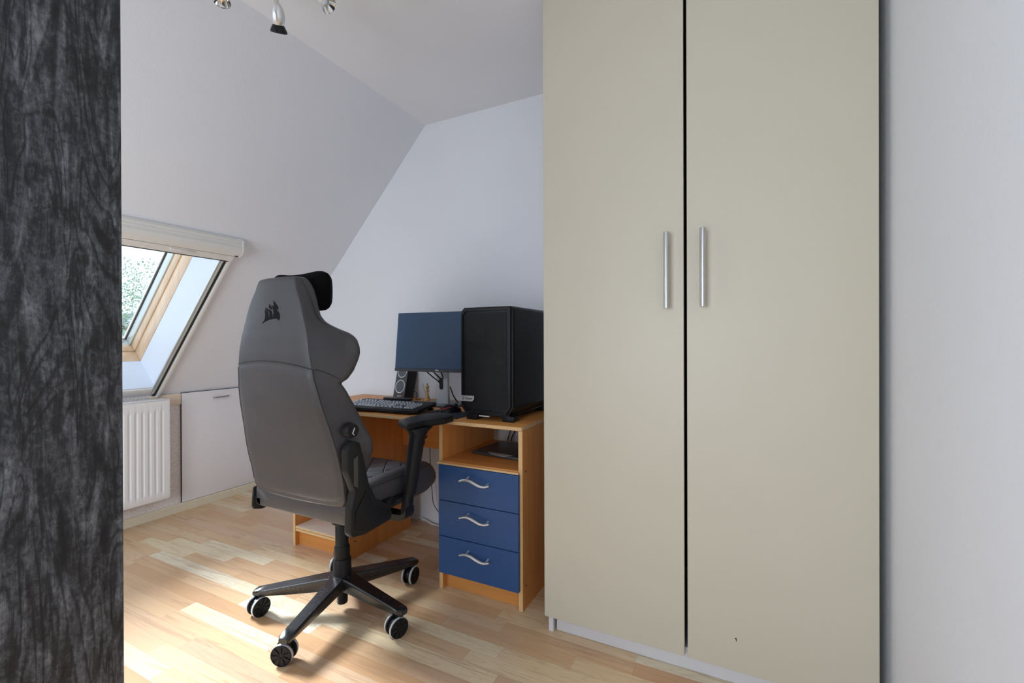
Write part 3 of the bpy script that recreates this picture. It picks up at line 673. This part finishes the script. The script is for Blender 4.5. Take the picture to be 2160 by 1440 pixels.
def ring_back(z):
    w, y, ww, wd, bd = lerp_tab(T, z)
    r = []
    for k in range(9):                       # rear face, left to right, slightly bowed
        u = -1+2*k/8; r.append((u*(w-.008), y-.010*(1-u*u)))
    r += [(w-.002, y+.002), (w, y+.010)]
    r += [(w+(ww-w)*.35, y+.010+(wd-.02)*.32), (w+(ww-w)*.70, y+.010+(wd-.02)*.66), (ww-.004, y+wd-.022), (ww, y+wd-.010), (ww-.004, y+wd-.001), (ww-.014, y+wd+.002), (ww-.028, y+wd-.004)]
    inner = max(.04, ww-.085)
    r += [(inner, y+bd+.004)]
    for k in range(1, 4): r.append((inner*(1-2*k/4), y+bd-.004))
    r += [(-inner, y+bd+.004)]
    R_ = [(ww-.028, y+wd-.004), (ww-.014, y+wd+.002), (ww-.004, y+wd-.001), (ww, y+wd-.010), (ww-.004, y+wd-.022), (w+(ww-w)*.70, y+.010+(wd-.02)*.66), (w+(ww-w)*.35, y+.010+(wd-.02)*.32), (w, y+.010), (w-.002, y+.002)]
    r += [(-p[0], p[1]) for p in R_]
    return [Vector((p[0], p[1], z)) for p in r]
def zs(a, c, n): return [a+(c-a)*i/n for i in range(n+1)]
SEAM = .985
def seamz(x): return 0
zl = sorted(set([round(z, 4) for z in zs(.514, .60, 18)+zs(.60, 1.30, 120)+zs(1.30, 1.325, 8)]+[tt[0] for tt in T]))
# smooth the table a little so the outline flows
def sm(z):
    acc = None; ks = [(-.005, .12), (-.0025, .22), (0, .32), (.0025, .22), (.005, .12)]
    for dz, kw in ks:
        v = lerp_tab(T, min(max(z+dz, .514), 1.325)); acc = [a+kw*x for a, x in zip(acc, v)] if acc else [kw*x for x in v]
    return acc
T2 = [(z, *(sm(z) if .545 < z < 1.31 else lerp_tab(T, z))) for z in zl]
T0 = T; T = T2
b = B(); b.loft([ring_back(z) for z in zl if z <= 1.339])
bk = obj('backrest', b, 'leather', ch, ang=70)
# rear panels are sewn over the shell: lower panel and upper panel, each a thin skin with its own piping
def rear_pt(u, z, off=.0025):
    w, y, ww, wd, bd = lerp_tab(T, z)
    return Vector((u*(w-.006), y-.010*(1-u*u)-off, z))
def skin(zf0, zf1, name, mat, n=40, m=28, off=.003):
    b = B(); rows = []
    for i in range(n+1):
        row = []
        for j in range(m+1):
            u = -1+2*j/m; z = zf0(u)+(zf1(u)-zf0(u))*i/n
            e = min(1, min(1-abs(u), .06)/.06); e2 = min(1, min(i, n-i)/2.0)
            row.append(rear_pt(u, z, -.003+(off+.003)*min(e, e2)**.5))
        rows.append(row)
    b.loft(rows, cap=False, closed=False); return obj(name, b, mat, bk, ang=80)
seam = lambda u: 1.012+.018*(1-u*u)-.006*u
lo = skin(lambda u: .526+.026*abs(u)**8, lambda u: seam(u)-.002, 'lower_rear_panel', 'leather')
b = B(); b.tube([rear_pt(-1+2*j/40, seam(-1+2*j/40), .0015) for j in range(41)], .0015, 6); obj('seam_piping', b, 'stitch', bk)
def edge_pts(side, zlist, off=0.0): return [rear_pt(side, z, off)+Vector((side*.004, .002, 0)) for z in zlist]
for s_ in (1, -1):
    b = B(); b.tube(edge_pts(s_, [.565+(.44)*i/40 for i in range(41)]), .0017, 6); obj('edge_piping', b, 'stitch', bk)
    # wing seam from the rear seam over the side to the notch
    pts = []
    for i in range(13):
        t_ = i/12; z = seam(1)+(.957-seam(1))*t_**1.1; w, y, ww, wd, bd = lerp_tab(T, z)
        pts.append(Vector((s_*(w+(ww-w)*t_*.97+.0015), y+.008+(wd-.020)*t_-.001, z)))
    b = B(); pq = []
    for i in range(40):
        z = 1.318-(1.318-1.035)*i/39; w, y, ww, wd, bd = lerp_tab(T, z); f = .35+.58*min(1, max(0, (1.318-z)/.19))**.7
        pq.append(Vector((s_*(w+(ww-w)*f+.0006), y+.010+(wd-.022)*f-.0004, z)))
    b.tube(pq, .0011, 6); obj('wing_seam', b, 'stitch', bk)
    b = B(); b.tube(pts, .0013, 6); obj('side_seam', b, 'stitch', bk)
# sails mark on the upper rear panel
def logo(parent):
    b = B(); S = [[(-0.045, 1.162), (-0.031, 1.175), (-0.027, 1.189), (-0.032, 1.209), (-0.015, 1.201), (-0.009, 1.189), (-0.008, 1.174), (-0.028, 1.169)], [(-0.027, 1.218), (-0.012, 1.208), (-0.015, 1.203), (-0.029, 1.211)], [(-0.006, 1.175), (-0.004, 1.192), (-0.012, 1.213), (0.003, 1.206), (0.01, 1.192), (0.011, 1.177)], [(-0.008, 1.229), (0.007, 1.215), (0.005, 1.21), (-0.011, 1.217)], [(0.013, 1.178), (0.016, 1.199), (0.007, 1.225), (0.028, 1.212), (0.043, 1.198), (0.048, 1.184), (0.043, 1.171), (0.035, 1.178)], [(0.012, 1.241), (0.027, 1.228), (0.037, 1.218), (0.038, 1.209), (0.023, 1.215), (0.016, 1.221)]]
    def yy_(x, z):
        w, y, ww, wd, bd = lerp_tab(T, z); u = x/(w-.006); return y-.010*(1-u*u)-.0012
    for pp in S:
        va = [b.bm.verts.new((x, yy_(x, z), z)) for x, z in pp]; vb = [b.bm.verts.new((x, yy_(x, z)+.003, z)) for x, z in pp]; n = len(pp)
        b.bm.faces.new(va); b.bm.faces.new(vb[::-1])
        for i in range(n): b.bm.faces.new((va[i], va[(i+1) % n], vb[(i+1) % n], vb[i]))
    bmesh.ops.recalc_face_normals(b.bm, faces=b.bm.faces); return obj('sails_emblem', b, newmat('black_emblem', (.006, .006, .007), .6, spec=.1), parent)
logo(bk)
# knobs on the sides (lumbar)
for s_ in (1,):
    b = B(); mm = axisM((s_*.262, -.215, .795), (s_, -.12, 0))
    b.lathe([(0, 0), (.024, 0), (.026, .002)]+[(.0255, .018), (.024, .026), (.022, .030), (0, .031)], 28, mm); kn = obj('lumbar_knob', b, 'black_rough', ch)
    if s_ > 0:
        b = B(); nn = Vector((.9929, -.1191, 0)); tt = Vector((.1191, .9929, 0)); c0 = Vector((.262, -.215, .795))+nn*.0314
        for pl in ([(.0045, .0115), (.0055, .0085), (-.0020, -.0075), (-.0060, -.0070), (-.0008, .0040)], [(-.0060, -.0070), (-.0025, -.0070), (.0035, -.0135), (.0012, -.0150)]):
            va = [b.bm.verts.new(c0+tt*p[0]+Vector((0, 0, p[1]))) for p in pl]; vb = [b.bm.verts.new(c0-nn*.002+tt*p[0]+Vector((0, 0, p[1]))) for p in pl]; k_ = len(pl)
            b.bm.faces.new(va); b.bm.faces.new(vb[::-1])
            for i in range(k_): b.bm.faces.new((va[i], va[(i+1) % k_], vb[(i+1) % k_], vb[i]))
        bmesh.ops.recalc_face_normals(b.bm, faces=b.bm.faces)
        obj('knob_emblem', b, 'white', kn)
# neck pillow
b = B(); rings = []
n = 30
for i in range(n+1):
    u = -1+2*i/n; x = u*.146; e = math.sqrt(max(0.0, 1-abs(u)**8)); 
    hh = (.064+.022*abs(u)**2.2)*max(.02, e); th = (.030+.012*abs(u)**2)*max(.02, e); cy = -.203+.018*abs(u)**2; cz = 1.281+.000*u*u
    rings.append([Vector((x+.010*math.copysign(abs(u)**5, u)*(abs(math.sin(a))**2-.6), cy+th*math.copysign(abs(math.cos(a))**.8, math.cos(a)), cz+hh*math.copysign(abs(math.sin(a))**.75, math.sin(a)))) for a in [2*PI*k/24 for k in range(24)]])
b.loft(rings); obj('neck_pillow', b, 'fabric', ch, ang=80)
# seat cushion
def seat_ring(y):
    f = (y+.20)/.525           # 0 rear, 1 front
    zt = .553-.002*f-.030*max(0, 1-(y+.20)/.05)**1.5; ht = lambda: 0
    w = .258 - .012*max(0, f-.75)/.25
    bo = .030*min(1, max(0, 1-(f-.80)/.25)) if f > .8 else .030*min(1, .3+f*2)
    drop = .055*max(0, (f-.86)/.14)**2
    zb = .450-.006*f; zb2 = zb+.02*max(0, (f-.85)/.15)
    top = zt-drop
    rr_ = [(-.15, top), (-.10, top+.003), (0, top+.004), (.10, top+.003), (.15, top), (.18, top+bo*.55), (.205, top+bo*.95), (.228, top+bo*.92), (w-.008, top+bo*.55), (w, top-.006), (w+.001, (top+zb2)/2), (w-.003, zb2+.012), (w-.014, zb2+.001), (0, zb2)]
    right = rr_[2:]; left = [(-p[0], p[1]) for p in rr_[4:13]]
    full = [(0, top+.004), (.10, top+.003), (.15, top)]+rr_[5:13]+[(0, zb2)]+left[::-1]+[(-.10, top+.003)]
    return [Vector((p[0], y, p[1])) for p in full]
ysl = [-.200, -.197, -.190]+[-.18+.46*i/22 for i in range(23)]+[.292, .304, .314, .320, .324, .3255]
rings = []
for y in ysl:
    r = seat_ring(y); k = 0
    if y < -.185: k = {-.200: .10, -.197: .04, -.190: .012}[y]
    if y > .29: k = ((y-.28)/.0455)**3*.16
    cz = .49
    rings.append([Vector((p.x*(1-k*.35), p.y, cz+(p.z-cz)*(1-k*1.6))) for p in r])
b = B(); b.loft(rings); st_ = obj('seat', b, 'leather', ch, ang=60)
b = B(); rows = []
for i in range(17):
    y = -.15+.42*i/16; f = (y+.20)/.525; drop = .055*max(0, (f-.86)/.14)**2
    rows.append([Vector((-.148+.296*j/12, y, .553-.002*f-drop+.0065*(1 if 0 < i < 16 and 0 < j < 12 else -.2))) for j in range(13)])
b.loft(rows, cap=False, closed=False); obj('quilted_panel', b, 'quilt', st_, ang=60)
for s_ in (1, -1):
    b = B(); b.tube([(s_*(.2565), y, .553-.002*((y+.2)/.525)+.0125) for y in [-.17+.42*i/20 for i in range(21)]], .0016, 6); obj('seat_piping', b, 'stitch', st_)
# side brackets joining back and seat
for s_ in (1, -1):
    a, c = (.262, .296) if s_ > 0 else (-.268, -.257)
    poly = [(-.232, .53), (-.236, .45), (-.226, .435), (-.17, .425), (-.04, .432), (-.030, .455), (-.045, .490), (-.085, .515), (-.115, .535), (-.150, .60), (-.175, .70), (-.192, .752), (-.222, .762), (-.248, .735), (-.246, .66), (-.215, .585)]
    if s_ < 0: poly = [(-.206, .525), (-.212, .45), (-.205, .435), (-.17, .425), (-.04, .432), (-.030, .455), (-.045, .490), (-.085, .515)]
    b = B(); b.prism(poly, a, c, 'x', .006); br = obj('hinge_bracket', b, 'bracket', ch, ang=25)
    if s_ > 0:
        b = B(); b.prism([(-.215, .52), (-.222, .462), (-.16, .440), (-.06, .446), (-.055, .47), (-.10, .50), (-.135, .525), (-.165, .58)], c if s_ > 0 else a-.004, (c+.004) if s_ > 0 else a, 'x', .0015); obj('cover_plate', b, 'black_rough', br)
        b = B(); b.prism([(-.225, .70), (-.222, .61), (-.205, .60), (-.205, .71)], c if s_ > 0 else a-.003, (c+.003) if s_ > 0 else a, 'x', .001); obj('inset_plate', b, newmat('olive_grey_plate', (.07, .07, .06), .5), br)
    b = B(); b.box(min(s_*.225, s_*.268), max(s_*.225, s_*.268), -.20, -.09, .452, .485, .004); obj('mount', b, 'black_rough', br)
b = B(); b.box(.255, .285, -.050, .000, .478, .502, .004); b.box(.262, .274, .000, .070, .484, .499, .003); obj('recline_lever', b, 'black', ch)
# under-seat mechanism
b = B(); b.box(-.09, .09, -.10, .13, .405, .440, .008); b.box(-.20, .20, -.10, -.04, .425, .456, .004); b.box(-.20, .20, .06, .12, .425, .456, .004); b.lathe([(.030, .350), (.040, .358), (.044, .410)], 28); obj('tilt_mechanism', b, 'bracket', ch)
b = B(); b.tube([(-.08, .02, .425), (-.20, .02, .42), (-.26, .02, .41)], .006, 8); b.box(-.30, -.25, .005, .035, .404, .416, .004); obj('height_lever', b, 'black', ch)
# armrests
pad = [(-1.243, 1.437), (-1.147, 1.385), (-1.138, 1.48), (-1.098, 1.56), (-1.100, 1.63), (-1.128, 1.668), (-1.215, 1.678), (-1.246, 1.62), (-1.258, 1.53)]
pad = [(p[0]-CH[0], p[1]-CH[1]) for p in pad]
for s_ in (1, -1):
    q = pad if s_ > 0 else [(-p[0], p[1]) for p in pad][::-1]
    b = B(); b.prism(q, .751, .779, 'z', .009, 4); pd = obj('armrest_pad', b, 'rubber', ch, ang=50)
    def oval(c, a, bb, n=20, e=.75): return [Vector((c[0]+a*math.copysign(abs(math.cos(t))**e, math.cos(t)), c[1]+bb*math.copysign(abs(math.sin(t))**e, math.sin(t)), c[2])) for t in [2*PI*k/n for k in range(n)]]
    b = B(); b.loft([oval((s_*.312, .100, .722), .028, .036), oval((s_*.312, .103, .735), .030, .042), oval((s_*.308, .118, .746), .034, .062), oval((s_*.300, .130, .752), .036, .080)]); obj('pad_mount', b, 'black_rough', ch, ang=50)
    b = B(); b.loft([oval((s_*.303, .058, .500), .021, .027), oval((s_*.305, .062, .535), .0235, .030), oval((s_*.311, .092, .700), .026, .033), oval((s_*.312, .098, .724), .027, .034)]); po = obj('armrest_post', b, 'black_rough', ch, ang=50)
    b = B(); b.loft([oval((s_*.300, .042, .425), .018, .024), oval((s_*.302, .055, .515), .018, .024)]); obj('armrest_sleeve', b, 'black', ch, ang=50)
    b = B(); b.loft([[Vector((s_*x, .038+dy, z+dz)) for dy, dz in ((-.026, -.012), (.026, -.012), (.026, .012), (-.026, .012))] for x, z in ((.17, .418), (.26, .416), (.29, .418), (.312, .428), (.320, .445))]); obj('armrest_bracket', b, 'black', ch, ang=50)
    b = B(); b.prism([(.128, .700), (.150, .706), (.152, .712), (.128, .713)], s_*.312-.009, s_*.312+.009, 'x', .001); b.box(s_*.312-.011, s_*.312+.011, .122, .132, .680, .715, .003); obj('height_button', b, 'black', po)
# gas column
b = B(); b.lathe([(.0265, .258), (.0265, .346), (.024, .352)], 32); obj('column_tube', b, 'black_rough', ch)
b = B(); b.lathe([(.0300, .206), (.0305, .207), (.0305, .257), (.0285, .262), (.0265, .262)], 32); obj('column_tube', b, 'black_rough', ch)
b = B(); b.lathe([(.037, .125), (.0355, .205), (.0335, .211), (.030, .211)], 32); obj('column_tube', b, 'black_rough', ch)
b = B(); b.lathe([(.0, .028), (.0205, .028), (.0215, .032), (.0215, .11)], 28); obj('column_foot', b, 'black', ch)
# star base
b = B(); b.lathe([(.030, .085), (.044, .090), (.046, .125), (.041, .142), (.037, .146)], 30)
angs = [math.radians(a) for a in (-76, -4, 68, 140, 212)]
for a in angs:
    d = Vector((math.cos(a), math.sin(a), 0)); n_ = Vector((-d.y, d.x, 0))
    def sec(r, wt, wb, zt, zb): 
        return [d*r+n_*x+Vector((0, 0, z)) for x, z in ((-wb, zb), (-wt-.001, zt-.009), (-wt, zt-.003), (-wt+.003, zt), (wt-.003, zt), (wt, zt-.003), (wt+.001, zt-.009), (wb, zb))]
    b.loft([sec(.020, .034, .024, .146, .088), sec(.06, .030, .020, .142, .086), sec(.18, .026, .018, .124, .080), sec(.30, .023, .017, .106, .077), sec(.335, .022, .016, .101, .078), sec(.345, .016, .012, .096, .080)])
obj('star_base', b, 'star', ch, ang=40)
wh = [(-64, 'f'), (-20, 'r'), (6, 'br'), (20, 'bl'), (-6, 'l')]
for a, (wa_, _) in zip(angs, wh):
    c = Vector((math.cos(a)*.318, math.sin(a)*.318, 0)); wd = math.radians(wa_); ax = Vector((math.cos(wd), math.sin(wd), 0)); fw_ = Vector((-ax.y, ax.x, 0))
    cc = c-fw_*.012+Vector((0, 0, .0375))
    b = B(); b.lathe([(.0055, .070), (.0055, .085), (.013, .085), (.013, .079), (.013, .070)], 16, Matrix.Translation(c))
    MMc = Matrix((( *ax, 0), (*fw_, 0), (0, 0, 1, 0), (0, 0, 0, 1))).transposed(); MMc = Matrix.Translation(cc) @ MMc
    b.prism([(.030*math.cos(t), .030*math.sin(t)) for t in [PI*k/10 for k in range(11)]]+[(-.02, -.012), (.018, -.012)], -.008, .008, 'x', .002, mat=MMc)
    b.box(-.010, .010, .000, .022, .018, .034, .003, mat=MMc)
    cs = obj('caster', b, 'black', ch)
    for sd_ in (1, -1):
        wm = axisM(cc+ax*(sd_*.0095), ax*sd_)
        b = B(); b.lathe([(.0335, 0), (.0365, .001), (.0370, .004), (.0370, .013), (.0360, .016), (.0330, .0175), (.0325, .014), (.010, .0125), (.008, .015), (0, .0155)], 40, wm)
        for k in range(8):
            an = 2*PI*k/8+.2; u_ = Vector((math.cos(an), math.sin(an), 0)); v_ = Vector((-u_.y, u_.x, 0))
            pts4 = [u_*.006+v_*.002, u_*.006-v_*.002, u_*.032-v_*.0065, u_*.032+v_*.0065]
            lo_ = [wm @ (p+Vector((0, 0, .012))) for p in pts4]; hi_ = [wm @ (p+Vector((0, 0, .0165))) for p in pts4]
            b.loft([lo_, hi_])
        w_ = obj('wheel', b, 'black_rough', cs, ang=40)
        b = B(); b.lathe([(.0340, .0155), (.0368, .0150), (.0374, .0125), (.0378, .0090), (.0374, .0060), (.0366, .0055), (.0355, .0150), (.0345, .0152)], 40, wm, False); obj('rim_ring', b, 'ring', w_, ang=60)

# ================================================================== outside
b = B(); b.box(-40, -3.6, -12, 25, -3.1, -3.0); struct('ground_outside', b, 'grass')
random.seed(21)
tr_ = thing('garden_tree', 'leafy green tree seen through the roof window', 'tree', (-8.6, 4.0, -3.3))
b = B(); b.tube(smooth_path([(0, 0, 0), (.1, .05, 1.5), (-.1, .1, 3), (.05, 0, 4.2), (0, 0, 5)], 4), [.22]*5+[.18]*6+[.12]*6, 10)
for k in range(9):
    a = k*2.4; b.tube([(0, 0, 2.6+k*.25), (.7*math.cos(a), .7*math.sin(a), 3.3+k*.22), (1.3*math.cos(a), 1.3*math.sin(a), 3.8+k*.2)], [.07, .05, .02], 6)
obj('trunk', b, 'bark', tr_)
b = B()
for k in range(42000):
    u = random.random()**.45; th = random.uniform(0, 2*PI); ph = math.acos(random.uniform(-1, 1))
    cx_ = Vector((1.9*u*math.sin(ph)*math.cos(th), 1.9*u*math.sin(ph)*math.sin(th), 4.25+1.5*u*math.cos(ph)))
    if noise.noise(cx_*1.6) < -.05: continue
    q = Vector((random.uniform(-1, 1), random.uniform(-1, 1), random.uniform(-.3, 1))).normalized(); e1_ = q.orthogonal().normalized(); e2_ = q.cross(e1_); s0 = random.uniform(.012, .027)
    vv = [b.bm.verts.new(cx_+e1_*s0*x+e2_*s0*.55*y) for x, y in ((-1, 0), (0, -1), (1, 0), (0, 1))]; b.bm.faces.new(vv)
lf = obj('foliage', b, 'leaf', tr_); lf['kind'] = 'stuff'
hs = thing('neighbouring_house', 'neighbouring house with grey tiled roof outside the roof window', 'house', (-17.5, 9.0, -5.2))
b = B(); b.box(-3, 3, -4, 4, 0, 4.4); obj('house_wall', b, 'render', hs)
b = B()
for k in range(60):
    y = -4.2+8.4*k/60; b.prism([(3.4, 4.2), (0, 7.2), (0, 7.12), (3.4, 4.12)], y, y+.12, 'y')
b.prism([(3.45, 4.12), (0, 7.1), (-3.45, 4.12)], -4.2, 4.2, 'y'); obj('tiled_roof', b, 'tile', hs)
